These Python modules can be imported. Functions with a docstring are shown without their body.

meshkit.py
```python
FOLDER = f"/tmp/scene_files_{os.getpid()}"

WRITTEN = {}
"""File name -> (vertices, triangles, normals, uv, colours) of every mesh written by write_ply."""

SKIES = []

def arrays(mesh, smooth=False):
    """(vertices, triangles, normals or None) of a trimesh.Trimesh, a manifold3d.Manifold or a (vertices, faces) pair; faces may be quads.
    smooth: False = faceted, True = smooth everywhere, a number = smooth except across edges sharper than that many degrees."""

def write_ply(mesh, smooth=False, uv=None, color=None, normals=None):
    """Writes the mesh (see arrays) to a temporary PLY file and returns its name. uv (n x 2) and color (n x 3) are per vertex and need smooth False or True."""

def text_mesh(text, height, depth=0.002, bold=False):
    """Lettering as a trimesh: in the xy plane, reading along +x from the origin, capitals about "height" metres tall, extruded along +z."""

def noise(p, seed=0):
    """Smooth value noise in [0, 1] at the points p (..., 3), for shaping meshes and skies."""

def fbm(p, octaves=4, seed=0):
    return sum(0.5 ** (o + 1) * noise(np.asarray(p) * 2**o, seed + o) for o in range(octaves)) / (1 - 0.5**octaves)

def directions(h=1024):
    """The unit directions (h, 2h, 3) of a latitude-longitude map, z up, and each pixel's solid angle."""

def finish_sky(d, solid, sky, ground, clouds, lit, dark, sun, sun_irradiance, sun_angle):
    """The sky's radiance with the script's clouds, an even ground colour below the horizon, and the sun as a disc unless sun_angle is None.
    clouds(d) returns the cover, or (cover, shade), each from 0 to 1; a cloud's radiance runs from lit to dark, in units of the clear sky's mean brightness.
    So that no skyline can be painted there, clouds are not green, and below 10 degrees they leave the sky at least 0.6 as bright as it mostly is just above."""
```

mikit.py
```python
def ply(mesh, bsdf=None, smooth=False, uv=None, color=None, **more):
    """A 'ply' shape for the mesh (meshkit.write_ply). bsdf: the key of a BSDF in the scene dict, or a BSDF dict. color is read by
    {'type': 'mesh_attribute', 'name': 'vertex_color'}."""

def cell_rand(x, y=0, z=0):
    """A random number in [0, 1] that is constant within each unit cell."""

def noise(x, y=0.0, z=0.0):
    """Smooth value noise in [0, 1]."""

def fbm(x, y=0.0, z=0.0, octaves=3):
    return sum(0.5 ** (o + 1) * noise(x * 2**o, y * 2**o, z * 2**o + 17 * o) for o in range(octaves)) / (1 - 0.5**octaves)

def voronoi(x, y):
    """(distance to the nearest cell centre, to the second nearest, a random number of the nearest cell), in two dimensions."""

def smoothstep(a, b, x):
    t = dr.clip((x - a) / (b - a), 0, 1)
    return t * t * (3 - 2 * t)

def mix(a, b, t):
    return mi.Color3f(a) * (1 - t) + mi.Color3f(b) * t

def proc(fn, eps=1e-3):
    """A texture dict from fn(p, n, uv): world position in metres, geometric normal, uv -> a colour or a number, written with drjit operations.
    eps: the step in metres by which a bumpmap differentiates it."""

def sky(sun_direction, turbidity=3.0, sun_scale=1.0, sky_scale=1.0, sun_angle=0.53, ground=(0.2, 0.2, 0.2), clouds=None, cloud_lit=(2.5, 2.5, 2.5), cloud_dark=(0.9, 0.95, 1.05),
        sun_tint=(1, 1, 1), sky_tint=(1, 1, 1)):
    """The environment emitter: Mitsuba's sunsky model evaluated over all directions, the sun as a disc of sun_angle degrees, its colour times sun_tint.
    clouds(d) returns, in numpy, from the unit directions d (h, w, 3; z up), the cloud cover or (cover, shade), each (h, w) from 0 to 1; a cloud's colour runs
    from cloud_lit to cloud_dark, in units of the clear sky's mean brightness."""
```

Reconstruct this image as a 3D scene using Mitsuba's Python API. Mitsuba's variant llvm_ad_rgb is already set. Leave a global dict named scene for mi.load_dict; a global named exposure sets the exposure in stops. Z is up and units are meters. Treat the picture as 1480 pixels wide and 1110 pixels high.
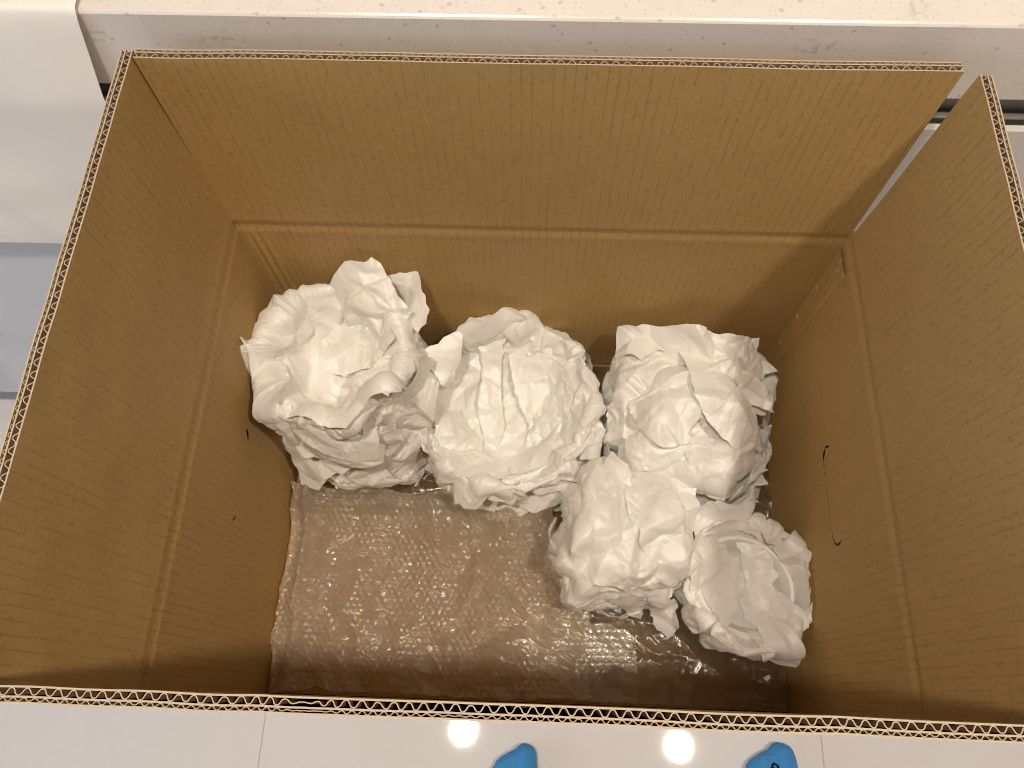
import math
import numpy as np, trimesh, manifold3d as m3, shapely
import shapely.geometry as sg
from scipy.spatial import Delaunay, cKDTree
from scipy.interpolate import LinearNDInterpolator
import drjit as dr
import mitsuba as mi
import mikit, meshkit

T = mi.ScalarTransform4f
ZC = 0.367                      # height of the packing surface inside the box above the kitchen floor

# ------------------------------------------------------------------ camera, lamps, exposure
CAM = np.array([0.2960, 0.0026, 0.9538 + ZC])
FWD = np.array([-0.024387, 0.378488, -0.925285])
UP = np.array([-0.027295, 0.924963, 0.379076])
exposure = -0.12
CEIL = 2.60
LAMPS = [(0.028, -0.133), (1.017, -0.165)]
LAMP_R = 0.058
LAMP_L = (800.0, 698.0, 566.0)
WINDOW_L = (3.6, 4.5, 5.8)
scene, labels = {}, {}
scene['camera'] = {'type': 'perspective', 'fov': 67.05, 'fov_axis': 'x', 'near_clip': 0.01, 'far_clip': 50.0,
                   'to_world': T().look_at(origin=CAM.tolist(), target=(CAM + FWD).tolist(), up=UP.tolist())}
rng = np.random.default_rng(7)


def key_for(name, parent=None):
    base = name if parent is None else parent + '__' + name
    k, i = base, 0
    while k in scene or k in labels or any(q.startswith(k + '__') for q in scene):
        i += 1
        k = f'{base}_{i:03d}'
    return k


def obj(name, mesh, bsdf, parent=None, smooth=False, **kw):
    k = key_for(name, parent)
    scene[k] = mikit.ply(mesh, bsdf, smooth, **kw)
    return k


def tag(k, label=None, category=None, group=None, kind=None):
    d = labels.setdefault(k, {})
    for a, b in (('label', label), ('category', category), ('group', group), ('kind', kind)):
        if b:
            d[a] = b
    return k


def bsdf(k, d):
    scene[k] = d
    return k


def rgb(*c):
    return {'type': 'rgb', 'value': list(c)}


fbm, noise, cell_rand, voronoi, smoothstep, mix = mikit.fbm, mikit.noise, mikit.cell_rand, mikit.voronoi, mikit.smoothstep, mikit.mix

# ------------------------------------------------------------------ materials
FLUTE = 0.0080


def kraft_col(p, n, uv):
    u, v = uv.x, uv.y
    c = mix((0.368, 0.234, 0.090), (0.398, 0.256, 0.100), fbm(u * 14 + 3, v * 9))
    c = c * (0.90 + 0.20 * fbm(u * 1100, v * 320)) * (0.975 + 0.05 * noise(u * 160, v * 2400))
    cell = dr.floor(u / FLUTE)
    d = dr.abs(u / FLUTE - cell - 0.5 + 0.05 * (noise(v * 30, cell * 5.1) - 0.5)) * FLUTE
    dash = noise(v * 55 + cell_rand(cell, 1) * 50, cell * 7.3) * 0.55 + 0.45 * noise(v * 330, cell * 3.1)
    line = (1 - smoothstep(0.0002, 0.0007, d)) * smoothstep(0.30, 0.55, dash) * (0.4 + 0.6 * noise(u * 9 + 5, v * 9))
    spot = smoothstep(0.80, 0.86, noise(u * 420, v * 420))
    return c * (1 - 0.30 * line) * (1 - 0.12 * spot)


def kraft_bump(p, n, uv):
    u, v = uv.x, uv.y
    return (0.5 + 0.5 * dr.cos(u / FLUTE * 2 * math.pi)) * 0.00003 + fbm(u * 1500, v * 700) * 0.00004 + fbm(u * 22, v * 7) * 0.0010


bsdf('kraft', {'type': 'twosided', 'b': {'type': 'bumpmap', 'arb': mikit.proc(kraft_bump, 0.0006), 'scale': 1.0,
     'b': {'type': 'principled', 'base_color': mikit.proc(kraft_col), 'roughness': 0.6, 'specular': 0.25}}})
bsdf('kraft_flute_shaded', {'type': 'twosided', 'b': {'type': 'diffuse', 'reflectance': rgb(0.26, 0.165, 0.095)}})  # brown medium, darkened further: shade inside the channels put into the colour
bsdf('kraft_edge', {'type': 'twosided', 'b': {'type': 'diffuse', 'reflectance': rgb(0.47, 0.385, 0.295)}})


def paper_col(p, n, uv):
    return mix((0.74, 0.73, 0.705), (0.78, 0.77, 0.75), fbm(p.x * 40, p.y * 40, p.z * 40))


bsdf('paper', {'type': 'blendbsdf', 'weight': 0.28,
     'a': {'type': 'twosided', 'b': {'type': 'principled', 'base_color': mikit.proc(paper_col), 'roughness': 0.44, 'specular': 0.9}},
     'b': {'type': 'principledthin', 'base_color': rgb(0.86, 0.84, 0.79), 'roughness': 0.5, 'diff_trans': 1.1, 'eta': 1.5}})
bsdf('paper_smooth', {'type': 'twosided', 'b': {'type': 'principled', 'base_color': rgb(0.74, 0.71, 0.68), 'roughness': 0.5, 'specular': 0.4}})
bsdf('wrap', {'type': 'principledthin', 'base_color': rgb(0.97, 0.885, 0.74), 'roughness': 0.21, 'spec_trans': 0.74, 'diff_trans': 0.7, 'eta': 1.7})
bsdf('film', {'type': 'principledthin', 'base_color': rgb(0.95, 0.93, 0.90), 'roughness': 0.22, 'spec_trans': 0.95, 'diff_trans': 1.0, 'eta': 1.5})


def quartz_col(p, n, uv):
    c = mi.Color3f(0.655, 0.61, 0.57) * (0.96 + 0.08 * fbm(p.x * 30, p.y * 30, p.z * 30))
    for s, lo, k, dk in ((280.0, 0.86, 0.30, 0.16), (130.0, 0.92, 0.26, 0.24)):
        f1, f2, w = voronoi(p.x * s + 0.4 * noise(p.x * 300, p.y * 300, p.z * 300), (p.y * 0.8 + p.z) * s)
        c = c * (1 - (1 - smoothstep(k * 0.5, k, f1)) * dr.select(w > lo, 1.0, 0.0) * dk)
    b = smoothstep(0.66, 0.78, fbm(p.x * 16, p.y * 16, p.z * 26 + 5, 4))
    speck = smoothstep(0.5, 0.7, noise(p.x * 260, p.y * 260, p.z * 260))
    return c * (1 - 0.25 * b * speck)


bsdf('quartz', {'type': 'principled', 'base_color': mikit.proc(quartz_col), 'roughness': 0.22, 'specular': 0.5})
bsdf('white_gloss', {'type': 'principled', 'base_color': rgb(0.62, 0.59, 0.57), 'roughness': 0.18, 'specular': 0.5})
bsdf('cool_lit_gloss', {'type': 'principled', 'base_color': rgb(0.56, 0.57, 0.61), 'roughness': 0.16, 'specular': 0.5})  # white drawer gloss with cool bounced light put into its colour
bsdf('metal', {'type': 'principled', 'base_color': rgb(0.22, 0.205, 0.19), 'roughness': 0.4, 'metallic': 0.4})
bsdf('dark', {'type': 'diffuse', 'reflectance': rgb(0.012, 0.012, 0.013)})
bsdf('plinth', {'type': 'diffuse', 'reflectance': rgb(0.50, 0.42, 0.35)})


def tile_col(p, n, uv):
    gx = dr.abs(p.x + 0.108 - 0.868 * dr.round((p.x + 0.108) / 0.868))
    gy = dr.abs(p.y + 0.52 - 0.868 * dr.round((p.y + 0.52) / 0.868))
    g = dr.minimum(gx, gy)
    c = mix((0.68, 0.655, 0.65), (0.71, 0.685, 0.68), fbm(p.x * 6, p.y * 6, 0, 4))
    return mix((0.46, 0.41, 0.37), c, smoothstep(0.0004, 0.0012, g))


bsdf('tile', {'type': 'principled', 'base_color': mikit.proc(tile_col), 'roughness': 0.035, 'specular': 0.28})
bsdf('plaster', {'type': 'diffuse', 'reflectance': rgb(0.44, 0.415, 0.39)})


def sock_col(p, n, uv):
    return mix((0.035, 0.20, 0.52), (0.06, 0.29, 0.66), fbm(p.x * 350, p.y * 350, p.z * 350))


bsdf('sock', {'type': 'bumpmap', 'arb': mikit.proc(lambda p, n, uv: fbm(p.x * 420, p.y * 420, p.z * 420) * 0.0026, 0.0005), 'scale': 1.0,
     'b': {'type': 'principled', 'base_color': mikit.proc(sock_col), 'roughness': 0.8, 'sheen': 0.6}})


# ------------------------------------------------------------------ setting: floor, ceiling, walls, lamps, window
def box(x0, x1, y0, y1, z0, z1, bev=0.0):
    if bev <= 0:
        m = trimesh.creation.box(extents=(x1 - x0, y1 - y0, z1 - z0))
        m.apply_translation(((x0 + x1) / 2, (y0 + y1) / 2, (z0 + z1) / 2))
        return m
    b = bev
    pts = [(sx, sy, sz) for sx in (x0, x1) for sy in (y0, y1) for sz in (z0, z1)]
    c = np.array([(x0 + x1) / 2, (y0 + y1) / 2, (z0 + z1) / 2])
    out = []
    for q in pts:
        s = np.sign(np.array(q) - c)
        for a in range(3):
            d = np.array([b, b, b], float)
            d[a] = 0
            out.append(np.array(q) - s * d)
        out.append(np.array(q) - s * b * 0.42)
    return trimesh.convex.convex_hull(np.array(out))


tag(obj('floor', box(-3, 4, -3, 1.6, -0.05, 0), 'tile'), kind='structure')
tag(obj('ceiling', box(-3.1, 4.1, -3.1, 1.7, CEIL, CEIL + 0.05), 'plaster'), kind='structure')
tag(obj('wall_behind_counter', box(-3, 4, 1.1, 1.2, 0.002, CEIL - 0.002), 'plaster'), kind='structure')
tag(obj('wall_right', box(3.8, 3.9, -3, 1.09, 0.002, CEIL - 0.002), 'plaster'), kind='structure')
tag(obj('wall_left', box(-2.9, -2.8, -3, 1.09, 0.002, CEIL - 0.002), 'plaster'), kind='structure')
tag(obj('wall_front', box(-2.79, 3.79, -3, -2.9, 0.002, CEIL - 0.002), 'plaster'), kind='structure')

for i, (x, y) in enumerate(LAMPS):
    k = key_for('ceiling_lamp')
    ring = trimesh.creation.annulus(r_min=LAMP_R, r_max=LAMP_R + 0.012, height=0.006)
    ring.apply_translation((x, y, CEIL - 0.003))
    labels[k] = {'label': ('round ceiling downlight above the left end of the box', 'round ceiling downlight to the right of the box')[i], 'category': 'ceiling lamp', 'group': 'ceiling downlights'}
    scene[k + '__rim'] = mikit.ply(ring, 'plaster')
    scene[k + '__diffuser'] = {'type': 'disk', 'to_world': T().translate([x, y, CEIL - 0.004]).rotate([1, 0, 0], 180).scale(LAMP_R),
                               'bsdf': {'type': 'ref', 'id': 'plaster'}, 'emitter': {'type': 'area', 'radiance': rgb(*LAMP_L)}}
k = key_for('window')
labels[k] = {'label': 'tall window in the left wall giving cool light', 'category': 'window'}
scene[k + '__pane'] = {'type': 'rectangle', 'to_world': T().translate([-2.79, -1.2, 1.5]).rotate([0, 1, 0], 90).scale([0.7, 0.8, 1]),
                       'bsdf': {'type': 'ref', 'id': 'plaster'}, 'emitter': {'type': 'area', 'radiance': rgb(*WINDOW_L)}}
scene[k + '__frame'] = mikit.ply(trimesh.util.concatenate([box(-2.80, -2.77, -2.05, -2.0, 0.75, 2.25), box(-2.80, -2.77, -0.4, -0.35, 0.75, 2.25), box(-2.80, -2.77, -2.0, -0.4, 0.75, 0.8), box(-2.80, -2.77, -2.0, -0.4, 2.2, 2.25)]), 'plaster')

# ------------------------------------------------------------------ kitchen counter
CY = 0.455
k = tag(key_for('kitchen_counter'), 'white speckled stone worktop on white drawer fronts behind the cardboard box', 'kitchen counter')
obj('worktop', box(-2.7, 3.7, CY, 1.095, ZC + 0.467, ZC + 0.541, 0.0025), 'quartz', k)
obj('handle_channel', trimesh.util.concatenate([box(-2.7, 3.7, CY + 0.012, CY + 0.03, ZC + 0.4445, ZC + 0.4665), box(-2.7, 3.7, CY + 0.004, CY + 0.03, ZC + 0.4415, ZC + 0.4444, 0.0008)]), 'metal', k)
obj('recess', box(-2.7, 3.7, CY + 0.045, CY + 0.05, ZC + 0.40, ZC + 0.4410), 'metal', k)
obj('carcass', box(-2.7, 3.7, CY + 0.051, 1.09, 0.10, ZC + 0.43), 'white_gloss', k)
for x0, x1 in ((-2.7, -1.402), (-1.398, -0.802), (-0.798, 0.098), (0.102, 0.898), (0.902, 1.698), (1.702, 2.698)):
    obj('drawer_front', box(x0, x1, CY + 0.002, CY + 0.022, ZC + 0.250, ZC + 0.432, 0.0015), 'white_gloss', k)
    d = obj('drawer_front', box(x0, x1, CY + 0.002, CY + 0.022, 0.112, ZC + 0.240, 0.0015), 'cool_lit_gloss' if x0 == -0.798 else 'white_gloss', k)
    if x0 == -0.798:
        tag(d, 'lower drawer front with bluish grey cool light painted in, left of the box')
obj('plinth', box(-2.7, 3.7, CY + 0.06, CY + 0.075, 0.002, 0.10), 'plinth', k)

# ------------------------------------------------------------------ the cardboard box
W, D, HF, FL = 0.600, 0.4268, 0.3109, 0.2134
TH = (0.0005, 0.0044, 0.0005, 0.0024, 0.0005)     # inner liner, large flutes, middle liner, small flutes, outer liner
box_key = tag('cardboard_box', 'open brown double-wall cardboard box with raised flaps, on the tiles before the counter', 'cardboard box')


def grid_faces(nu, nv):
    i = np.arange(nu * nv).reshape(nu, nv)
    return np.stack([i[:-1, :-1], i[1:, :-1], i[1:, 1:], i[:-1, 1:]], -1).reshape(-1, 4)


FOLD_V = (0.0012, 0.0024, 0.0036, 0.0048, 0.006, 0.0075, 0.009, 0.011, 0.013, 0.016, 0.02)


class Panel:
    """A piece of double-wall board: u along the width, v up, n outward from its inner face."""

    def __init__(self, O, eu, ev, en, width, height, bend=None):
        self.O, self.e, self.w, self.h = np.asarray(O, float), [np.asarray(x, float) for x in (eu, ev, en)], width, height
        self.tops = []
        self.bend = bend or (lambda u, v: 0 * u)

    def put(self, u, v, n):
        n = n + self.bend(u, v)
        return self.O + u[..., None] * self.e[0] + v[..., None] * self.e[1] + n[..., None] * self.e[2]

    def liner(self, n0, th, fold=None, us=None, v0=0.0):
        us = np.linspace(0, self.w, max(2, int(self.w / 0.008))) if us is None else us
        vs = np.unique(np.concatenate([np.linspace(0, self.h, max(2, int(self.h / 0.012))), [x for x in FOLD_V if x < self.h], [self.h - x for x in FOLD_V]]))
        vs = np.concatenate([[v0], vs[vs > v0 + 1e-6]]) if v0 else vs
        U, V = np.meshgrid(us, vs, indexing='ij')
        N = np.full_like(U, n0)
        if fold is not None:                           # the score line: the board dips towards its outside where it is folded
            N = N + 0.0011 * np.exp(-((V - fold) / 0.0055) ** 2) - 0.0004 * np.exp(-((np.abs(V - fold) - 0.010) / 0.005) ** 2)
        a, b = self.put(U, V, N), self.put(U, V, N + th)
        nu, nv = U.shape
        f = grid_faces(nu, nv)
        uv = np.stack([U, V], -1).reshape(-1, 2)
        v = np.vstack([a.reshape(-1, 3), b.reshape(-1, 3)] * 2)
        m = [f, f[:, ::-1] + nu * nv]
        i = np.arange(nu * nv).reshape(nu, nv)
        for edge in (i[:, -1], i[:, 0], i[0], i[-1]):
            m.append(np.stack([edge[:-1], edge[1:], edge[1:] + nu * nv, edge[:-1] + nu * nv], -1) + 2 * nu * nv)
        return v, np.vstack(m), np.vstack([uv] * 4)

    def flutes(self, n0, height, pitch, th, squash=None, seed=0, v0=0.0):
        r = np.random.default_rng(seed)
        k = int(self.w / pitch * 12)
        s = np.linspace(0, self.w, k)
        ph = s / pitch * 2 * math.pi + 0.5 * np.interp(s, np.linspace(0, self.w, 40), r.normal(0, 0.8, 40))
        c = np.tanh(1.35 * np.cos(ph)) / np.tanh(1.35)
        amp = height * (1 - (squash(s) if squash else 0)) * (1 - np.abs(np.interp(s, np.linspace(0, self.w, 90), r.normal(0, 0.13, 90))))
        n = n0 + height / 2 + c * (amp - th) / 2
        t = np.gradient(n, s)
        nrm = np.stack([-t, np.ones_like(t)], 1) / np.sqrt(1 + t * t)[:, None]
        V, F = [], []
        top = self.h - 0.0003 - 0.0004 * r.random(k)
        rows = 12
        j = np.arange(k - 1)
        for row in range(rows):
            w = row / (rows - 1)
            v = v0 + (top - v0) * w
            for sg_ in (-1, 1):
                V.append(self.put(np.clip(s + sg_ * nrm[:, 0] * th / 2, 0.0002, self.w - 0.0002), v, n + sg_ * nrm[:, 1] * th / 2))
            if row:
                a = 2 * (row - 1)
                for p, q in ((a, a + 2), (a + 3, a + 1)):
                    F.append(np.stack([j + p * k, j + 1 + p * k, j + 1 + q * k, j + q * k], -1))
        self.tops.append((np.vstack(V[-2:]), np.stack([j, j + 1, j + 1 + k, j + k], -1)))
        return np.vstack(V), np.vstack(F)

    def edge(self, n0, th, v=None, end=False):
        """The pale cut edge of one liner."""
        if end:
            s = np.linspace(0.0, self.h, 30)
            o = np.full_like(s, -0.0002 if end < 0 else self.w + 0.0002)
            a, b = self.put(o, s, np.full_like(s, n0)), self.put(o, s, np.full_like(s, n0 + th))
        else:
            s = np.linspace(0, self.w, 120)
            o = np.full_like(s, self.h + 0.0003)
            a, b = self.put(s, o, np.full_like(s, n0 - 0.0002)), self.put(s, o, np.full_like(s, n0 + th + 0.0003))
        k = len(s)
        j = np.arange(k - 1)
        return np.vstack([a, b]), np.stack([j, j + 1, j + 1 + k, j + k], -1)


def join(parts):
    V, F, at = [], [], 0
    for v, f in parts:
        f = np.asarray(f)
        if f.shape[1] == 4:
            f = np.vstack([f[:, [0, 1, 2]], f[:, [0, 2, 3]]])
        V.append(v)
        F.append(f + at)
        at += len(v)
    return np.vstack(V), np.vstack(F)


N_IN, N_F1, N_MID, N_F2, N_OUT = 0.0, TH[0], TH[0] + TH[1], sum(TH[:3]), sum(TH[:4])


def cut_liner(p, n0, slit, v_top):
    """The inner liner below v_top as a flat sheet with a slit cut through it."""
    poly = sg.box(0, 0, p.w, v_top).difference(slit)
    m = trimesh.creation.extrude_polygon(poly, TH[0], engine='earcut')
    v = m.vertices
    return p.put(v[:, 0], v[:, 1], n0 + v[:, 2]), m.faces, v[:, :2].copy()


def make_panel(name, p, fold, fluted=True, squash1=None, squash2=None, seed=0, slit=None, ends=False):
    a = p.liner(N_IN, TH[0], fold, v0=p.h - 0.04 if slit is not None else 0.0)
    b = p.liner(N_OUT, TH[4], fold)
    v, f = join([a[:2], b[:2]])
    uv = np.vstack([a[2], b[2]])
    k = obj(name, (v, f), 'kraft', box_key, True, uv=uv)
    if slit is not None:
        c = cut_liner(p, N_IN, slit, p.h - 0.04)
        obj('inner_liner', c[:2], 'kraft', k, uv=c[2])
    if fluted:
        obj('fluting', join([p.flutes(N_F1, TH[1], FLUTE, 0.0006, squash1, seed, 0.02)]), 'kraft_flute_shaded', k)
        obj('fluting', join([p.flutes(N_F2, TH[3], FLUTE * 0.69, 0.0005, squash2, seed + 1, 0.02)]), 'kraft_flute_shaded', k)
        e = [p.edge(n, t) for n, t in ((N_IN, TH[0]), (N_MID, TH[2]), (N_OUT, TH[4]))]
        if ends:
            e += [p.edge(n, t, end=ends) for n, t in ((N_IN, TH[0]), (N_MID, TH[2]), (N_OUT, TH[4]))]
        obj('middle_liner', p.liner(N_MID, TH[2])[:2], 'kraft_flute_shaded', k)
        obj('cut_edge', join(e + p.tops), 'kraft_edge', k)
    return k


def wavy(seed, amp, scale=9.0, lip=0.0):
    def fn(u, v):
        q = np.stack([u * scale, v * scale, 0 * u], -1)
        w = np.clip(v / 0.05, 0, 1)
        return amp * w * (meshkit.fbm(q, 3, seed) - 0.5) * 2 + lip * w * (meshkit.noise(q * 6, seed + 9) - 0.5)
    return fn


X, Y, Z = np.eye(3)
OW = sum(TH)
# walls (from the floor up to the fold line)
def hand_hole(y0, y1, z, gaps, up):
    """The punched outline of a hand hole that has not been pushed through: a thin slit, held by a few uncut bridges."""
    ring = sg.LineString([(y0 + 0.0125, z), (y1 - 0.0125, z)]).buffer(0.0125, 12)
    cut = ring.buffer(0.0009).difference(ring.buffer(-0.0013))
    for a, b, c, d in gaps:
        cut = cut.difference(sg.box(a, b, c, d))
    return cut.union(sg.Point(*up).buffer(0.0020).union(sg.Point(up[0] - 0.006, up[1] - 0.006).buffer(0.0013)).convex_hull)


zh = ZC - 0.002
slit_r = hand_hole(0.154, 0.254, zh + 0.1925, [(0.10, zh + 0.2, 0.30, zh + 0.22), (0.172, zh + 0.17, 0.178, zh + 0.19)], (0.2500, zh + 0.1870))
slit_l = hand_hole(0.160, 0.255, zh + 0.1900, [(0.10, zh + 0.186, 0.247, zh + 0.22), (0.167, zh + 0.16, 0.246, zh + 0.187), (0.10, zh + 0.192, 0.30, zh + 0.22)], (0.2535, zh + 0.1880))
corner = lambda u, v: _corner(u - OW, v)
_corner = lambda u, v: 0.0011 * (np.cos(u / 0.0095 * 2 * math.pi) - 1) * np.exp(-((u - 0.016) / 0.011) ** 2) * np.clip((ZC + HF - 0.008 - v) / 0.02, 0, 1)
WH = ZC + HF - 0.002
p_back = Panel((-OW, D, 0.002), X, Z, Y, W + 2 * OW, WH, corner)
_l = p_back.liner
p_back.liner = lambda n0, th, fold=None, us=None, v0=0.0: _l(n0, th, fold, np.unique(np.r_[np.linspace(0, 0.05, 51), np.linspace(0.05, W + 2 * OW, 70)]), v0)
make_panel('wall', p_back, WH, fluted=False)
make_panel('wall', Panel((0, 0, 0.002), Y, Z, -X, D, WH), WH, fluted=False, slit=slit_l)
make_panel('wall', Panel((W, 0, 0.002), Y, Z, X, D, WH), WH, fluted=False, slit=slit_r)
make_panel('wall', Panel((-OW, 0, 0.002), X, Z, -Y, W + 2 * OW, WH), WH, fluted=False)


def flap(O, eu, lean_dir, tilt, width, **kw):
    ev = np.array([0, 0, math.cos(tilt)]) + math.sin(tilt) * np.asarray(lean_dir, float)
    en = np.asarray(lean_dir, float) * math.cos(tilt) - np.array([0, 0, math.sin(tilt)])
    bend = kw.pop('bend', None)
    return make_panel('flap', Panel(O, eu, ev, en, width, FL, bend), 0.0, **kw)


zf = ZC + HF + 0.0006
k1 = flap((-0.0012, D, zf), X, Y, math.radians(0.3), W - 0.0006, bend=wavy(1, 0.0014, 6, 0.0006), seed=11, ends=1)
k2 = flap((0, -0.0004, zf), Y, -X, math.radians(1.0), D + 0.0089, bend=wavy(2, 0.0016, 6, 0.0008), seed=13)
k3 = flap((W, -0.0004, zf), Y, X, math.radians(2.2), D - 0.0006, bend=wavy(3, 0.0020, 7, 0.0008), seed=15)
crush = lambda s: 0.75 * np.exp(-((s - 0.182) / 0.010) ** 2)
crush2 = lambda s: 0.9 * np.exp(-((s - 0.185) / 0.014) ** 2) + 0.55 * np.exp(-((s - 0.262) / 0.02) ** 2)
k4 = flap((0.002, 0, zf), X, -Y, math.radians(-0.22), W - 0.004, bend=lambda u, v: np.abs(wavy(4, 0.0022, 5, 0.0008)(u, v)), squash1=crush, squash2=crush2, seed=17)
tag(k3, 'right flap leaning outward with an open gap at its corner')
tag(k4, 'front flap nearest the viewer with a crushed spot in its rim')
# base panel
base_p = Panel((0.001, 0.001, ZC - 0.010), X, Y, -Z, W - 0.002, D - 0.002)
a = base_p.liner(-0.006, 0.006)
obj('base_panel', a[:2], 'kraft', box_key, uv=a[2])


# ------------------------------------------------------------------ crumpled paper
def pl_field(q, spacing, r, dim=3, aspect=1.0, ang=0.0, crease=0.0):
    """A random piecewise linear field over the flat points q: facets with straight creases between them."""
    c, s = math.cos(ang), math.sin(ang)
    q = q @ np.array([[c, -s], [s, c]]) * np.array([1.0, 1.0 / aspect])
    lo, hi = q.min(0) - 2.5 * spacing, q.max(0) + 2.5 * spacing
    n = np.ceil((hi - lo) / spacing).astype(int) + 1
    g = np.stack(np.meshgrid(*[np.arange(k) for k in n], indexing='ij'), -1).reshape(-1, 2).astype(float)
    g[:, 0] += 0.5 * (g[:, 1] % 2)
    pts = lo + (g + r.uniform(-0.48, 0.48, g.shape)) * spacing
    tri, val = Delaunay(pts), r.normal(0, 1, (len(pts), dim)).clip(-1.8, 1.8)
    if not crease:
        return LinearNDInterpolator(tri, val)(q)
    k = tri.find_simplex(q)                              # narrow pressed ridges along the edges of the facets
    t = tri.transform[k]
    b = np.einsum('nij,nj->ni', t[:, :2], q - t[:, 2])
    b = np.c_[b, 1 - b.sum(1)]
    P = pts[tri.simplices]
    area = np.abs(np.cross(P[:, 1] - P[:, 0], P[:, 2] - P[:, 0]))
    hgt = np.stack([area / np.linalg.norm(P[:, (i + 1) % 3] - P[:, (i + 2) % 3], axis=1) for i in range(3)], 1)[k]
    e = np.sort(np.stack([tri.simplices[:, [(i + 1) % 3, (i + 2) % 3]] for i in range(3)], 1), 2)
    power = (((e[..., 0] * 7919 + e[..., 1] * 104729) % 1013) / 1013.0)[k]
    power = np.where(power > 0.45, (power - 0.45) / 0.55, 0) * np.where(power > 0.75, -1, 1)
    return (power * np.clip(1 - b * hgt / crease, 0, 1)).sum(1)


def flat_mesh(outline, h, r):
    """Triangles of edge about h over a flat outline (shapely polygon)."""
    ring = np.array(outline.exterior.segmentize(h).coords)[:-1]
    x0, y0, x1, y1 = outline.bounds
    gy = np.arange(y0, y1, h * 0.866)
    rows = [np.stack([np.arange(x0 + (i % 2) * h / 2, x1, h), np.full(len(np.arange(x0 + (i % 2) * h / 2, x1, h)), y)], 1) for i, y in enumerate(gy)]
    g = np.vstack(rows) + r.uniform(-0.12, 0.12, (sum(map(len, rows)), 2)) * h
    inner = outline.buffer(-0.55 * h)
    g = g[shapely.contains_xy(inner, g[:, 0], g[:, 1])]
    q = np.vstack([ring, g])
    f = Delaunay(q).simplices
    c = q[f].mean(1)
    f = f[shapely.contains_xy(outline, c[:, 0], c[:, 1])]
    e1, e2 = q[f[:, 1]] - q[f[:, 0]], q[f[:, 2]] - q[f[:, 0]]
    f = np.where((e1[:, 0] * e2[:, 1] - e1[:, 1] * e2[:, 0] < 0)[:, None], f[:, ::-1], f)
    return q, f


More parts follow.
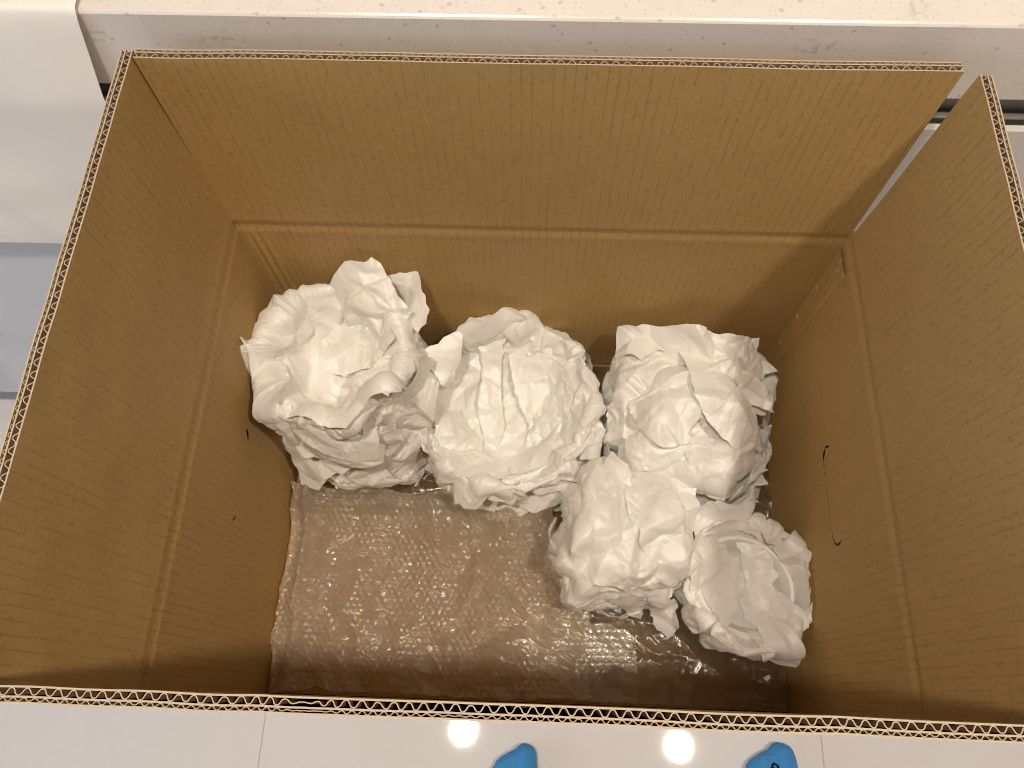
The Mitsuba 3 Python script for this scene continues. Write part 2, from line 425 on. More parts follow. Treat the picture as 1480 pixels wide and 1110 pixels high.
def vertex_normals(x, f):
    fn = np.cross(x[f[:, 1]] - x[f[:, 0]], x[f[:, 2]] - x[f[:, 0]])
    n = np.zeros_like(x)
    for k in range(3):
        np.add.at(n, f[:, k], fn)
    return n / np.maximum(np.linalg.norm(n, axis=1, keepdims=True), 1e-12)


def relax(x, q, f, n0, stretch=(1.0, 1.25), iters=60, inward=0.006, stiff=0.25, pin=0.02, cap=0.02):
    """Lets the sheet buckle towards its own flat lengths: position based, edges plus bending across edges, kept outside what it wraps."""
    e = np.vstack([f[:, [0, 1]], f[:, [1, 2]], f[:, [2, 0]]])
    opp = np.concatenate([f[:, 2], f[:, 0], f[:, 1]])
    es = np.sort(e, 1)
    order = np.lexsort((es[:, 1], es[:, 0]))
    es, opp = es[order], opp[order]
    same = (es[1:] == es[:-1]).all(1)
    bend = np.stack([opp[:-1][same], opp[1:][same]], 1)
    edges = np.unique(es, axis=0)
    x0 = x.copy()

    def rest(p, lo, hi):
        a, b = np.linalg.norm(q[p[:, 0]] - q[p[:, 1]], axis=1), np.linalg.norm(x0[p[:, 0]] - x0[p[:, 1]], axis=1)
        return np.clip(a, lo * b, hi * b)
    x0s = n0[1]
    L, LB = rest(edges, *stretch), rest(bend, *stretch)
    allp, allL = np.vstack([edges, bend]), np.concatenate([L, LB])
    w = np.concatenate([np.ones(len(edges)), np.full(len(bend), stiff)])
    cnt = np.bincount(allp.ravel(), np.repeat(w, 2), len(x)) + 1e-9
    i, j = allp.T
    for it in range(iters):
        d = x[j] - x[i]
        l = np.linalg.norm(d, axis=1)
        c = (0.5 * w * (1 - allL / np.maximum(l, 1e-9)))[:, None] * d
        dx = np.stack([np.bincount(i, c[:, k], len(x)) - np.bincount(j, c[:, k], len(x)) for k in range(3)], 1) / cnt[:, None]
        x = x + 1.5 * dx
        off = x - x0s
        h = (off * n0[0]).sum(1)
        x = x + n0[0] * (np.maximum(-inward - h, 0) * 0.6 - np.maximum(h - cap, 0) * 0.5)[:, None]
        x = x - pin * (x - x0s)
    return x


class Wrap:
    """What a paper bundle is wrapped round: a profile (r, z) from the middle of the top outward and down, an outline k(phi), an axis and a tilt."""

    def __init__(self, c, prof, kfun=None, tilt=(0.0, 0.0)):
        self.c, self.k = np.array([c[0], c[1], ZC]), kfun or (lambda a: 1.0 + 0 * a)
        p = np.array(prof, float)
        d = np.concatenate([[0], np.cumsum(np.linalg.norm(np.diff(p, axis=0), axis=1))])
        s = np.linspace(0, d[-1], 200)
        P = np.stack([np.interp(s, d, p[:, k]) for k in (0, 1)], 1)
        for _ in range(12):
            P[1:-1] = 0.25 * P[:-2] + 0.5 * P[1:-1] + 0.25 * P[2:]
        d = np.concatenate([[0], np.cumsum(np.linalg.norm(np.diff(P, axis=0), axis=1))])
        self.s, self.P, self.len, self.tilt = d, P, d[-1], tilt

    def __call__(self, phi, t, lift=0.0):
        t = np.clip(t, 0, self.len)
        r, z = np.interp(t, self.s, self.P[:, 0]) + lift, np.interp(t, self.s, self.P[:, 1])
        kk = self.k(phi)
        x, y = kk * r * np.cos(phi), kk * r * np.sin(phi)
        z = z + (self.tilt[0] * x + self.tilt[1] * y) * np.clip(z / 0.06, 0, 1)
        return self.c + np.stack([x, y, z], 1)


def finish(x, q, f, key, mat='paper'):
    keep = np.isfinite(x).all(1)
    f = f[keep[f].all(1)]
    x = np.where(keep[:, None], x, 0)
    x[:, 2] = np.maximum(x[:, 2], ZC + 0.001)
    return x, f


LEVELS = ((0.040, 0.0095, 2.5), (0.022, 0.0075, 2.5), (0.011, 0.0018, 2.0))
CREASES = ((0.026, 0.0018, 0.0030), (0.014, 0.0012, 0.0022), (0.008, 0.0006, 0.0016))
RIDGES = ((0.018, 0.0028, 2.6),)


def crumple(q, r, levels=LEVELS, calm=0.35, ridges=RIDGES):
    rid = []
    m = np.clip((meshkit.fbm(np.c_[q * 18, 0 * q[:, :1]], 2, int(r.integers(1e6))) - 0.3) * 2.6, calm, 1.2)
    d = 0
    for sp, a, asp in levels:
        d = d + a * pl_field(q, sp, r, 3, asp, r.uniform(0, 3.1)) * (m[:, None] if sp < 0.02 else 1)
    m = np.clip((meshkit.fbm(np.c_[q * 24, 0 * q[:, :1]], 2, int(r.integers(1e6))) - 0.3) * 2.6, calm, 1.2)[:, None]
    for sp, a, asp in ridges:
        g = pl_field(q, sp, r, 3, asp, r.uniform(0, 3.1))
        rid.append(a * m[:, 0] * (0.6 - np.abs(g[:, 0])) * r.choice([-1, 1, 1]))
    for sp, a, wd in CREASES:
        rid.append(a * (0.35 + 0.65 * m[:, 0]) * pl_field(q, sp, r, 1, 1.8, r.uniform(0, 3.1), wd))
    return d, sum(rid)


def dress(wrap, q, f, phi, t, lift, r, amp=1.0, calm_in=0.0, calm_r=0.1, tang=0.2, levels=LEVELS, ridges=RIDGES):
    x0 = wrap(phi, t, lift)
    n = vertex_normals(x0, f)
    if ((x0 - wrap.c - [0, 0, 0.06]) * n).sum(1).mean() < 0:
        n, f = -n, f[:, ::-1]
    d, rid = crumple(q, r, levels, ridges=ridges)
    amp = amp * (1 - calm_in * np.clip(1 - t / calm_r, 0, 1))
    d, rid = d * amp[:, None], rid * amp
    x = x0 + n * (d[:, :1] + rid[:, None] + 0.002) + tang * (d - n * (d * n).sum(1, keepdims=True))
    return finish(x, q, f, None) + (q,)


def ragged(pts, r, step, amp):
    """A polygon with torn or creased, slightly uneven edges."""
    ring = np.array(sg.Polygon(pts).exterior.segmentize(step).coords)[:-1]
    return sg.Polygon(ring + r.normal(0, amp, ring.shape)).buffer(0)


def top_sheet(wrap, seed, corners, h=0.0014, **kw):
    """The sheet over the top: a flat outline given as (angle in degrees, distance along the profile)."""
    r = np.random.default_rng(seed)
    pts = [(d * math.cos(math.radians(a)), d * math.sin(math.radians(a))) for a, d in corners]
    poly = ragged(pts, r, 0.02, 0.002)
    poly = max(getattr(poly, 'geoms', [poly]), key=lambda g: g.area)
    q, f = flat_mesh(poly, h, r)
    t, phi = np.hypot(*q.T), np.arctan2(q[:, 1], q[:, 0])
    return dress(wrap, q, f, phi, t, 0.004, r, **kw)


def skirt(wrap, seed, a0, a1, t0, t1, flare=0.006, lift=0.0, h=0.0016, wob=0.012, **kw):
    """A band of paper round the side, from a0 to a1 degrees, t0 to t1 along the profile, its lower edge standing off."""
    r = np.random.default_rng(seed)
    R, (a0, a1) = 0.085, np.radians((a0, a1))
    n = max(4, int((a1 - a0) * R / 0.03))
    top = [(a0 * R + (a1 - a0) * R * i / n, t0 + r.uniform(-0.4, 0.4) * wob) for i in range(n + 1)]
    bot = [(a0 * R + (a1 - a0) * R * i / n, t1 + r.uniform(-1, 1) * wob) for i in range(n, -1, -1)]
    poly = ragged(top + bot, r, 0.012, 0.0012)
    poly = max(getattr(poly, 'geoms', [poly]), key=lambda g: g.area)
    q, f = flat_mesh(poly, h, r)
    w = (q[:, 1] - t0) / (t1 - t0)
    return dress(wrap, q, f, q[:, 0] / R, q[:, 1], lift + flare * np.clip(w, 0, 1) ** 1.5, r, **kw)


def tab(wrap, seed, a, t0, wide, long, flare, **kw):
    """A small fold of the paper standing off the side: attached along t0, free at its other edges."""
    r = np.random.default_rng(seed)
    R, a = 0.085, math.radians(a)
    c = a * R + r.uniform(-0.3, 0.3) * wide
    n = r.integers(1, 4)
    free = sorted(r.uniform(-0.5, 0.5, n))[::-1]
    pts = [(a * R - wide / 2, t0), (a * R + wide / 2, t0 + r.uniform(-0.01, 0.01))] + [(c + u * wide * 1.1, t0 + long * r.uniform(0.75, 1.15)) for u in free]
    poly = ragged(pts, r, 0.008, 0.0006)
    poly = max(getattr(poly, 'geoms', [poly]), key=lambda g: g.area)
    q, f = flat_mesh(poly, 0.0016, r)
    w = np.clip((q[:, 1] - t0) / long, 0, 1)
    return dress(wrap, q, f, q[:, 0] / R, q[:, 1], -0.004 + flare * w ** 0.8, r, amp=0.7, **kw)


def core(wrap):
    """What is wrapped, kept just inside the paper."""
    a, t = np.meshgrid(np.linspace(0, 2 * math.pi, 49), np.linspace(0, wrap.len, 60), indexing='ij')
    x = wrap(a.ravel(), t.ravel(), -0.010) - [0, 0, 0.026]
    x[:, 2] = np.maximum(x[:, 2], ZC + 0.001)
    f = grid_faces(49, 60)
    return x, np.vstack([f[:, [0, 1, 2]], f[:, [0, 2, 3]]]), np.stack([a.ravel(), t.ravel()], 1)


def patch(ctrl, outline_n, seed, h=0.0015, amp=1.0, levels=((0.042, 0.0072, 2.2), (0.022, 0.0062, 2.2), (0.011, 0.0018, 1.8)), ridges=((0.028, 0.004, 1.6), (0.013, 0.0018, 1.4))):
    """A loose piece of the sheet through control points (the first outline_n of them are its free outline), crumpled."""
    from scipy.interpolate import RBFInterpolator
    r = np.random.default_rng(seed)
    P = np.asarray(ctrl, float) + [0, 0, ZC]
    c = P.mean(0)
    _, _, vt = np.linalg.svd(P - c)
    uvp = (P - c) @ vt[:2].T
    poly = sg.Polygon(uvp[:outline_n]).buffer(0)
    poly = poly.buffer(-0.003, join_style='mitre').buffer(0.003, join_style='mitre') if poly.geom_type == 'Polygon' else poly.convex_hull
    poly = ragged(poly.exterior.coords, r, 0.009, 0.0011)
    poly = max(getattr(poly, 'geoms', [poly]), key=lambda g: g.area)
    q, f = flat_mesh(poly, h, r)
    x = RBFInterpolator(uvp, P, kernel='thin_plate_spline', smoothing=1e-7)(q)
    n = vertex_normals(x, f)
    d, rid = crumple(q, r, levels, ridges=ridges)
    d, rid = d * amp, rid * amp
    return finish(x + n * (d[:, :1] + rid[:, None]) + 0.5 * (d - n * (d * n).sum(1, keepdims=True)), q, f, None) + (q,)


def paper_obj(name, sheet, parent=None):
    x, f, q = sheet
    return obj(name, (x, f), 'paper', parent, 24)



BUNDLES = {
    'b1': dict(c=(0.088, 0.332), prof=[(0, 0.160), (0.030, 0.168), (0.060, 0.208), (0.070, 0.226), (0.077, 0.218), (0.078, 0.16), (0.084, 0.1), (0.080, 0.05), (0.082, 0.0)], tilt=(0.0, 0.06)),
    'b2': dict(c=(0.270, 0.322), prof=[(0, 0.062), (0.045, 0.068), (0.080, 0.100), (0.092, 0.126), (0.100, 0.122), (0.102, 0.09), (0.092, 0.045), (0.100, 0.0)], tilt=(0.05, 0.10)),
    'b3': dict(c=(0.482, 0.318), prof=[(0, 0.150), (0.05, 0.146), (0.085, 0.128), (0.092, 0.10), (0.086, 0.05), (0.092, 0.0)], k=(4, 0.10, 0.7), tilt=(0.0, 0.05)),
    'b4': dict(c=(0.400, 0.186), prof=[(0, 0.132), (0.042, 0.128), (0.065, 0.108), (0.074, 0.07), (0.068, 0.03), (0.070, 0.0)], k=(2, 0.13, 1.45), tilt=(0.0, 0.05)),
    'b5': dict(c=(0.538, 0.129), prof=[(0, 0.052), (0.030, 0.056), (0.050, 0.080), (0.060, 0.104), (0.066, 0.100), (0.068, 0.07), (0.060, 0.035), (0.058, 0.0)], k=(2, 0.06, 2.2), tilt=(0.10, 0.05)),
}


def wrap_of(b):
    k = b.get('k')
    return Wrap(b['c'], b['prof'], (lambda a: 1 + k[1] * np.cos(k[0] * (a - k[2]))) if k else None, b['tilt'])
PATCHES = [      # loose laps of each sheet: bundle, crumple, points on its free outline, control points in millimetres
    ('b1', 0.8,14,[[3,330,250],[12,344,229],[33,348,212],[46,363,191],[66,329,160],[96,325,167],[130,340,188],[154,281,233],[145,263,177],[114,247,231],[66,251,235],[33,265,205],[11,268,205],[10,289,225],[66,286,198],[109,285,192],[31,309,216]]),
    ('b1', 0.9,8,[[81,415,219],[97,424,248],[118,424,258],[134,424,258],[147,408,250],[168,380,234],[150,357,206],[87,385,179],[132,384,233]]),
    ('b1', 0.45,9,[[124,424,222],[160,424,236],[172,424,238],[179,402,236],[187,380,230],[184,368,222],[176,361,212],[151,382,190],[134,419,200]]),
    ('b1', 0.8,6,[[18,273,105],[61,270,105],[79,252,100],[45,229,45],[21,235,40],[16,252,70]]),
    ('b1', 0.9,8,[[149,285,216],[172,312,190],[194,317,170],[191,295,140],[175,280,115],[143,266,120],[117,259,120],[120,258,196],[159,277,178]]),
    ('b1', 0.8,7,[[62,254,196],[105,253,191],[151,274,120],[168,270,90],[153,259,72],[97,259,80],[43,264,96]]),
    ('b1', 0.8,7,[[69,250,132],[119,251,107],[158,284,30],[156,258,40],[131,249,26],[81,249,34],[48,252,50]]),
    ('b1', 0.9,7,[[59,328,162],[50,358,171],[89,392,192],[140,383,219],[158,355,227],[138,334,199],[98,326,168],[98,359,180]]),
    ('b2', 0.35,7,[[163,368,150],[210,393,164],[216,388,160],[210,355,140],[198,350,87],[196,333,138],[191,346,144]]),
    ('b2', 0.5,9,[[231,406,128],[267,414,140],[262,394,116],[260,350,92],[268,303,77],[256,269,63],[242,288,66],[234,328,79],[238,373,101],[252,351,90]]),
    ('b2', 0.5,8,[[261,410,103],[281,419,123],[313,410,125],[332,388,113],[323,352,92],[303,319,85],[298,299,79],[278,344,87]]),
    ('b2', 0.9,9,[[322,398,112],[350,385,131],[368,347,139],[371,310,137],[360,270,132],[325,259,91],[296,288,59],[299,321,78],[319,351,93],[336,322,101]]),
    ('b2', 0.6,8,[[209,392,158],[225,403,172],[241,400,172],[268,412,172],[282,402,160],[267,412,106],[230,401,102],[215,396,108]]),
    ('b2', 0.7,7,[[205,240,99],[237,246,83],[260,232,86],[258,212,38],[236,214,40],[215,221,52],[207,226,76]]),
    ('b2', 0.7,7,[[256,225,108],[293,241,86],[337,247,112],[343,238,75],[327,223,40],[303,213,34],[264,218,52]]),
    ('b2', 0.5,7,[[352,325,95],[364,326,117],[377,305,100],[383,301,92],[375,285,82],[363,277,96],[354,287,107]]),
    ('b2', 0.9,9,[[190,348,92],[206,368,90],[224,320,75],[244,267,80],[269,242,82],[239,230,106],[202,252,109],[178,277,96],[183,307,108],[219,279,91]]),
    ('b3', 1.0,15,[[395,402,142],[416,403,150],[451,404,158],[477,403,166],[501,400,160],[557,401,150],[559,390,144],[585,373,124],[561,358,124],[541,342,141],[517,349,143],[479,362,142],[440,363,141],[406,350,129],[398,375,108],[447,383,151],[509,375,154]]),
    ('b3', 0.6,10,[[460,374,143],[495,370,144],[522,341,153],[552,301,142],[558,277,130],[566,245,98],[554,267,122],[518,262,153],[494,285,161],[472,315,165],[509,304,165]]),
    ('b3', 0.9,8,[[403,354,124],[436,357,140],[466,343,146],[482,301,160],[472,266,155],[442,266,154],[415,289,148],[403,321,134],[439,304,159]]),
    ('b3', 0.5,6,[[509,233,20],[513,255,60],[534,271,85],[559,277,105],[581,249,60],[543,240,40]]),
    ('b3', 0.8,7,[[385,316,100],[397,348,112],[405,315,127],[437,282,141],[452,269,120],[427,279,108],[391,287,85]]),
    ('b3', 0.6,5,[[553,361,112],[568,359,118],[579,353,105],[583,340,92],[566,339,90]]),
    ('b3', 0.9,7,[[475,277,141],[499,292,141],[525,279,140],[561,283,112],[544,262,104],[509,254,104],[487,262,110]]),
    ('b4', 0.5,6,[[421,132,113],[467,112,50],[469,92,22],[462,79,8],[448,87,10],[439,105,30],[449,110,56]]),
    ('b4', 0.4,5,[[386,107,94],[404,111,101],[432,113,81],[433,93,12],[420,95,14]]),
    ('b4', 1.0,8,[[414,260,112],[479,262,118],[482,229,124],[481,179,108],[441,143,111],[419,156,138],[406,191,144],[404,226,141],[434,199,145]]),
    ('b4', 0.9,8,[[335,176,97],[354,224,111],[387,260,109],[406,234,125],[411,195,130],[401,149,136],[377,118,120],[347,131,100],[368,172,142]]),
    ('b5', 0.6,7,[[487,201,92],[501,213,108],[546,212,112],[551,207,106],[540,192,92],[515,183,74],[488,176,94]]),
    ('b5', 0.7,8,[[474,157,102],[488,177,112],[522,175,74],[537,135,60],[538,109,59],[508,72,100],[485,87,78],[475,114,84],[509,133,70]]),
    ('b5', 0.5,8,[[534,130,46],[561,156,54],[577,128,70],[590,99,105],[596,109,112],[596,85,104],[556,80,88],[537,94,66],[563,105,73]]),
    ('b5', 0.4,8,[[532,107,47],[568,103,53],[593,93,91],[596,56,66],[596,45,50],[581,48,45],[551,59,48],[518,72,60],[556,68,85]]),
    ('b5', 0.5,7,[[547,196,103],[596,158,120],[596,123,112],[596,96,104],[592,111,77],[588,146,77],[569,172,77]]),
    ('b5', 0.5,6,[[531,184,72],[561,176,75],[576,143,71],[562,102,68],[549,102,63],[542,143,64],[554,134,72]]),
]

STYLE = {
    'b1': (('sheet', [(20, .19), (75, .165), (130, .20), (190, .16), (235, .19), (290, .15), (335, .17)]),
           ('skirt', 170, 400, .105, .185, .008, .004), ('skirt', 140, 420, .15, .23, .010), ('skirt', 150, 420, .19, .26, .010), ('skirt', 170, 410, .225, .285, .010),
           ('skirt', 160, 420, .25, .31, .010), ('skirt', 150, 420, .275, .345, .008)),
    'b2': (('sheet', [(10, .175), (70, .17), (120, .19), (170, .165), (225, .175), (280, .165), (330, .185)]),
           ('skirt', 150, 400, .16, .215, .012), ('skirt', 160, 400, .19, .26, .012)),
    'b3': (('sheet', [(10, .175), (55, .20), (100, .16), (145, .19), (200, .16), (235, .20), (280, .165), (325, .19)]),
           ('skirt', 0, 360, .12, .20, .010), ('skirt', 0, 360, .16, .24, .008)),
    'b4': (('sheet', [(10, .17), (60, .19), (110, .18), (160, .17), (215, .18), (270, .19), (320, .17)]),
           ('skirt', 100, 420, .15, .215, .006)),
    'b5': (('sheet', [(10, .145), (65, .16), (120, .15), (180, .14), (235, .15), (290, .155), (330, .14)]),
           ('skirt', 60, 400, .13, .19, .006), ('skirt', 180, 380, .15, .22, .004)),
}
F_, A_ = (180, 370), (0, 360)       # the sides turned to the viewer, all round
TABS = {
    'b1': [(F_, (.14, .17))] * 3 + [(F_, (.19, .31))] * 9 + [((300, 400), (.15, .28))] * 4,
    'b2': [(A_, (.115, .145))] * 7 + [(F_, (.15, .21))] * 7,
    'b3': [(A_, (.04, .09))] * 5 + [(A_, (.10, .17))] * 8 + [((200, 330), (.13, .2))] * 4,
    'b4': [(A_, (.05, .09))] * 3 + [(F_, (.11, .18))] * 5,
    'b5': [(A_, (.055, .085))] * 6 + [(F_, (.10, .16))] * 5,
}
TALK = {
    'b1': 'tallest bundle of crumpled white paper, in the back left corner of the box',
    'b2': 'round bundle of crumpled white paper with long folds, second from the left',
    'b3': 'squarish bundle of layered white paper with ragged edges, in the back right corner',
    'b4': 'domed bundle of white paper with a pointed corner at its foot, nearest the bubble wrap',
    'b5': 'smallest bundle of white paper with a folded hollow top, against the right wall',
}
for name, b in BUNDLES.items():
    w = wrap_of(b)
    sd = sum(map(ord, name)) * 10 + (3000 if name == 'b4' else 0)
    k = tag(key_for('paper_bundle'), TALK[name], 'paper bundle', 'paper bundles in the box')
    kw = dict(calm_in=0.75 if name == 'b2' else 0.2, calm_r=0.11) if name in ('b2', 'b5') else {}
    big = dict(levels=((0.045, 0.0090, 2.6), (0.024, 0.0062, 2.4)), ridges=((0.018, 0.0016, 2.4),)) if name == 'b5' else {}
    if name in ('b2', 'b4'):
        big = dict(levels=((0.036, 0.0082, 2.5), (0.020, 0.0072, 2.5), (0.010, 0.0024, 2.0)), ridges=((0.016, 0.0030, 2.5), (0.009, 0.0012, 2.2)))
    kw = {**kw, **big}
    paper_obj('inner_layer', core(w), k)
    for i, st in enumerate(STYLE[name]):
        if st[0] == 'sheet':
            paper_obj('paper_layer', top_sheet(w, sd + i, st[1], **kw), k)
        else:
            paper_obj('paper_layer', skirt(w, sd + i, *st[1:], **big), k)
    r = np.random.default_rng(sd + 7)
    for i, t in enumerate(TABS[name]):
        paper_obj('paper_flap', tab(w, sd + 100 + i, r.uniform(*t[0]), r.uniform(*t[1]), r.uniform(0.03, 0.065), r.uniform(0.022, 0.045), r.uniform(0.006, 0.016)), k)
    for i, (n, amp, nb, P) in enumerate(PATCHES):
        if n == name:
            paper_obj('paper_flap', patch(np.array(P) / 1000, nb, sd + 50 + i, amp=amp), k)

# ------------------------------------------------------------------ glue tab in the right back corner
def board_strip(y0, y1, z0, z1, th, seed):
    r = np.random.default_rng(seed)
    ys, zs = np.linspace(y0, y1, 14), np.linspace(z0, z1, 130)
    Yg, Zg = np.meshgrid(ys, zs, indexing='ij')
    w = np.clip((Yg - y0) / 0.003, 0, 1)
    q = np.stack([Yg.ravel(), Zg.ravel()], 1)
    bump = pl_field(q, 0.012, r, 1, 3.0, 0.0)[:, 0].reshape(Yg.shape)
    x = W - 0.0004 - th * w * (1 + 0.25 * bump)
    y = Yg + np.where(Yg < y0 + 0.004, 0.0012 * np.interp(Zg, np.linspace(z0, z1, 30), r.normal(0, 1, 30)), 0)
    v = np.stack([x, y, Zg], -1).reshape(-1, 3)
    return v, grid_faces(14, 130)[:, ::-1], np.stack([Yg, Zg], -1).reshape(-1, 2)


g = board_strip(0.3965, 0.4262, ZC + 0.001, ZC + 0.294, 0.0016, 5)
tab_key = obj('glue_tab', g[:2], 'kraft', box_key, True, uv=g[2])
tag(tab_key, 'creased glue strip with torn nicks in the right back corner')
r = np.random.default_rng(21)
for y, z in ((0.4205, 0.227), (0.4185, 0.163), (0.4165, 0.102), (0.4135, 0.288), (0.408, 0.282), (0.411, 0.276)):
    n = 5
    path = np.stack([np.linspace(0, 0.002, n) * r.choice([-1, 1]) - 0.002 * r.random(n), y + r.normal(0, 0.0016, n), ZC + z + np.linspace(-0.006, 0.006, n)], 1)
    path[:, 0] = W - 0.0026 - 0.0010 * np.sin(np.linspace(0, 3.1, n))
    a = path + [0.0012, 0.0014, 0]
    v = np.vstack([path, a, path + [0.0018, -0.0012, 0]])
    j = np.arange(n - 1)
    obj('torn_nick', (v, np.vstack([np.stack([j, j + 1, j + 1 + n, j + n], -1), np.stack([j + 2 * n, j + 1 + 2 * n, j + 1, j], -1)])), 'kraft', tab_key)

# ------------------------------------------------------------------ plastic film and bubble wrap on the base
def film_mesh(poly, h, seed, z0, amp, levels, bubbles=None, swell=None):
    r = np.random.default_rng(seed)
    q, f = flat_mesh(poly, h, r)
    d = 0
    for sp, a, asp in levels:
        g = pl_field(q, sp, r, 1, asp, r.uniform(0, 3.1))[:, 0]
        d = d + a * g + 0.6 * a * (0.6 - np.abs(pl_field(q, sp * 0.7, r, 1, asp * 1.4, r.uniform(0, 3.1))[:, 0]))
    z = z0 + amp + d * amp / 0.004
    if swell is not None:
        z = z + swell(q)
    if bubbles is not None:
        pitch, rad, hh = bubbles
        u, v = q[:, 0] / pitch, q[:, 1] / (pitch * 0.866)
        best = np.full(len(q), 9.0)
        for dv in (-1, 0, 1):
            row = np.round(v) + dv
            cu = np.round(u - 0.5 * (row % 2)) + 0.5 * (row % 2)
            best = np.minimum(best, np.hypot((u - cu) * pitch, (v - row) * pitch * 0.866))
        full = np.clip(2.2 * meshkit.fbm(np.c_[q * 13, 0 * u], 2, 6) - 0.30, 0.30, 1.1) * (0.6 + 0.5 * meshkit.noise(np.c_[np.round(u), np.round(v), 0 * u] * 0.9, 4))
        z = z + hh * full * np.sqrt(np.clip(1 - (best / rad) ** 2, 0, 1)) ** 0.8
    return np.c_[q, np.maximum(z, ZC + 0.0012)], f


base_poly = sg.Polygon([(0.355, 0.004), (0.596, 0.004), (0.596, 0.4225), (0.004, 0.4225), (0.004, 0.215), (0.33, 0.215)])
m = film_mesh(base_poly, 0.0022, 41, ZC + 0.002, 0.0034, ((0.040, 0.0050, 2.5), (0.016, 0.0036, 3.0), (0.007, 0.0010, 2.5)))
k = tag(obj('plastic_film', m, 'film', None, True), 'crinkled clear plastic film spread over the brown bottom of the box', 'plastic film')


def swell(q):
    x, y = q.T
    h = 0.022 * (meshkit.fbm(np.c_[q * 11, 0 * x], 2, 8) - 0.35)
    h = h + 0.010 * np.exp(-((y - 0.222) / 0.010) ** 2) + 0.010 * np.exp(-((x - 0.026) / 0.006) ** 2) * np.clip((y - 0.05) / 0.1, 0, 1)
    h = h + 0.016 * np.clip((x - 0.290) / 0.05, 0, 1) ** 2 * np.clip((y - 0.15) / 0.05, 0, 1)
    return h + 0.004


wrap_poly = ragged([(0.005, 0.004), (0.12, 0.006), (0.25, 0.003), (0.372, 0.007), (0.369, 0.06), (0.376, 0.12), (0.338, 0.19), (0.318, 0.238), (0.25, 0.229), (0.20, 0.238), (0.16, 0.230), (0.10, 0.246), (0.05, 0.238), (0.004, 0.243), (0.009, 0.16), (0.004, 0.09)], np.random.default_rng(3), 0.015, 0.0016)
m = film_mesh(wrap_poly, 0.0013, 42, ZC + 0.006, 0.0016, ((0.060, 0.0190, 1.6), (0.022, 0.0100, 2.6), (0.010, 0.0034, 2.4)), (0.0078, 0.0036, 0.0022), swell)
k = tag(obj('bubble_wrap', m, 'wrap', None, True), 'large sheet of clear bubble wrap covering the left half of the box bottom', 'bubble wrap')
strip = ragged([(0.30, 0.005), (0.430, 0.004), (0.426, 0.07), (0.405, 0.11), (0.30, 0.12)], np.random.default_rng(4), 0.02, 0.0012)
m = film_mesh(strip, 0.0014, 43, ZC + 0.0045, 0.0007, ((0.045, 0.0050, 2.2), (0.018, 0.0040, 2.6)), (0.0088, 0.0040, 0.0012))
k = tag(obj('bubble_wrap', m, 'wrap', None, True), 'narrow bubble wrap end at the right edge of the large sheet', 'bubble wrap')

# ------------------------------------------------------------------ white paper hanging over the counter, left of the box
r = np.random.default_rng(51)
nu, ns = 110, 130
prof = np.array([(0.80, 0.5450), (0.52, 0.5450), (0.470, 0.5446), (0.4540, 0.5440), (0.4505, 0.5405), (0.4495, 0.50), (0.4480, 0.42), (0.4440, 0.33), (0.4420, 0.248)])
d = np.r_[0, np.cumsum(np.linalg.norm(np.diff(prof, axis=0), axis=1))]
s = np.unique(np.r_[np.linspace(0, d[-1], 90), np.linspace(d[1], d[4], 41)])
P = np.stack([np.interp(s, d, prof[:, k]) for k in (0, 1)], 1)
for _ in range(6):
    P[1:-1] = 0.25 * P[:-2] + 0.5 * P[1:-1] + 0.25 * P[2:]
u = np.linspace(0, 1, nu)
U, S = np.meshgrid(u, np.arange(len(s)), indexing='ij')
right = np.interp(P[:, 1], [0.24, 0.466, 0.541], [-0.078, -0.0555, -0.0405])
Xp = -1.0 + (right[S] + 1.0) * U
q = np.stack([Xp, P[S, 1] + P[S, 0], 0 * Xp], -1)
hang = np.clip((0.54 - P[S, 1]) / 0.08, 0, 1)
und = (meshkit.fbm(q * [3.0, 6.0, 1], 3, 12) - 0.5) * 0.020 * hang + 0.006 * hang * (0.6 - np.abs(pl_field(q[..., :2].reshape(-1, 2), 0.11, r, 1, 3.0, 0.5)[:, 0])).reshape(Xp.shape)
v = np.stack([Xp, P[S, 0] - np.clip(und, -0.004, 0.03) - 0.0035 * hang, ZC + P[S, 1] + 0.0008], -1).reshape(-1, 3)
k = tag(obj('paper_sheet', (v, grid_faces(nu, len(s))), 'paper_smooth', None, True, uv=v[:, [0, 2]]), 'large smooth white paper sheet hanging over the worktop edge left of the box', 'paper sheet')
sc = patch(np.array([(-560, 395, -364), (-505, 398, -366), (-490, 430, -362), (-520, 452, -352), (-565, 440, -360)]) / 1000, 5, 61, amp=0.4)
tag(paper_obj('paper_scrap', sc), 'small white paper scrap on the floor by the cabinet plinth, at the far left', 'paper scrap')

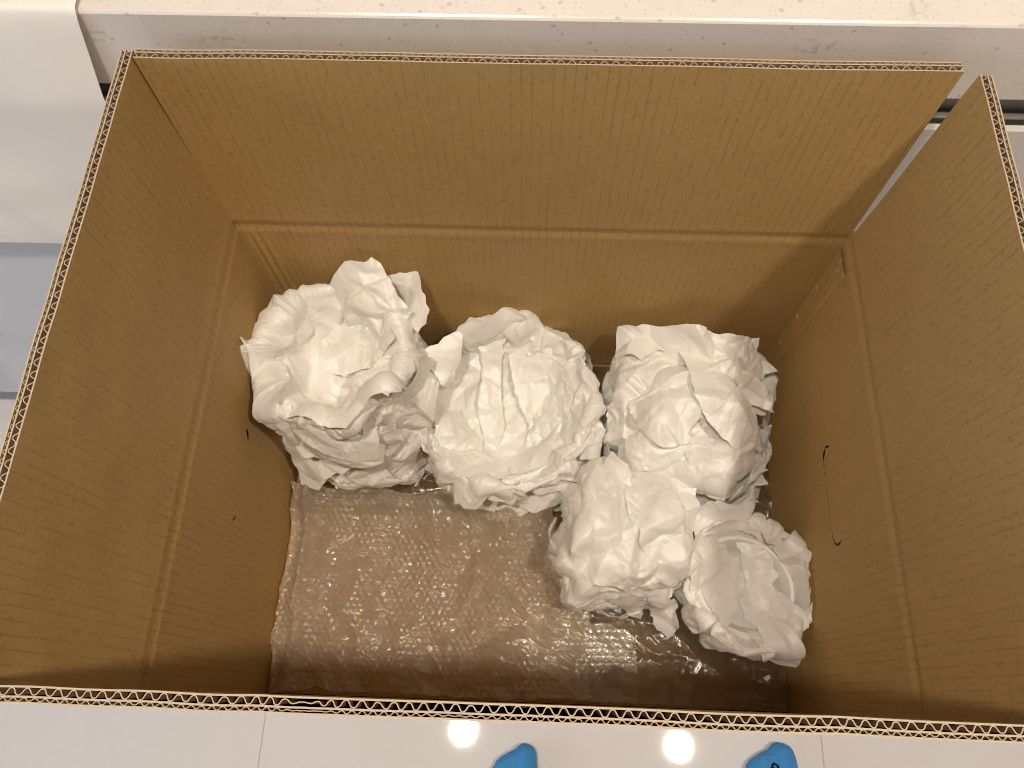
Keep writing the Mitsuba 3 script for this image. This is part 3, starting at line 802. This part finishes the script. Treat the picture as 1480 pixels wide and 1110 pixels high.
# ------------------------------------------------------------------ feet in blue socks
def foot(x, y, side, yaw, key, size=1.0):
    """side: +1 when the big toe points to +x. The tip of the big toe stands at (x, y)."""
    def hull(*balls):
        return m3.Manifold.batch_hull([m3.Manifold.sphere(rr, 24).translate((px, py, pz)) for px, py, pz, rr in balls])
    parts = [hull((0.024 * side, -0.0175, 0.0175, 0.0175), (0.014 * side, -0.024, 0.0160, 0.0150), (0.020 * side, -0.062, 0.026, 0.021)),
             hull((0.006 * side, -0.0225, 0.0155, 0.0142), (-0.012 * side, -0.030, 0.0135, 0.0122), (0.0 * side, -0.07, 0.025, 0.019)),
             hull((-0.012 * side, -0.034, 0.0135, 0.0118), (-0.040 * side, -0.054, 0.0120, 0.0105), (-0.026 * side, -0.088, 0.021, 0.018), (0.0, -0.08, 0.026, 0.019))]
    parts.append(hull((0.022 * side, -0.058, 0.024, 0.021), (-0.030 * side, -0.085, 0.019, 0.017), (0.006 * side, -0.14, 0.042, 0.028), (-0.008 * side, -0.14, 0.030, 0.028)))
    parts.append(hull((0.002 * side, -0.13, 0.040, 0.031), (0, -0.225, 0.030, 0.029), (0, -0.205, 0.075, 0.034), (0.0, -0.175, 0.068, 0.030)))
    parts.append(hull((0, -0.200, 0.085, 0.034), (0, -0.215, 0.25, 0.043)))
    m = m3.Manifold.batch_boolean(parts, m3.OpType.Add).trim_by_plane((0, 0, -1), -0.235).refine_to_length(0.005)
    mm = m.to_mesh()
    t = trimesh.Trimesh(mm.vert_properties[:, :3], mm.tri_verts)
    trimesh.smoothing.filter_taubin(t, iterations=22)
    v = t.vertices.copy()
    v += t.vertex_normals * (0.0016 * (meshkit.fbm(v * 70, 2, 5) - 0.5) + 0.0008 * (meshkit.noise(v * 260, 6) - 0.5))[:, None]
    v[:, 2] = np.maximum(v[:, 2], 0.0006)
    c, s_ = math.cos(yaw), math.sin(yaw)
    tip = np.array([0.026 * side, 0.0, 0])
    v = size * (v - tip) @ np.array([[c, s_, 0], [-s_, c, 0], [0, 0, 1]]) + [x, y, 0]
    return obj(key, (v, t.faces), 'sock', None, True), trimesh.Trimesh(v, t.faces)


k, _ = foot(0.303, -0.058, 1, 0.10, 'sock')
tag(k, 'bright blue sock on the left foot, two rounded toe bumps showing, under the box front', 'sock')
k, mesh = foot(0.690, -0.043, 1, 0.12, 'sock', 1.16)
tag(k, 'bright blue sock with black lettering on the right foot, touching the front rim line', 'sock')
txt = meshkit.text_mesh('B', 0.013, 0.0006, bold=True)
txt = txt.subdivide_to_size(0.003)
tv = np.array(txt.vertices)
c, s_ = math.cos(0.55), math.sin(0.55)
tv[:, :2] = tv[:, :2] @ np.array([[c, -s_], [s_, c]]) + [0.664, -0.0800]
tree = cKDTree(mesh.vertices[:, :2][mesh.vertices[:, 2] > 0.012])
top = mesh.vertices[mesh.vertices[:, 2] > 0.012]
dd, ii = tree.query(tv[:, :2], k=3)
tv[:, 2] += (top[ii, 2].max(1)) + 0.0004
scene[k + '__lettering'] = mikit.ply((tv, txt.faces), 'dark')
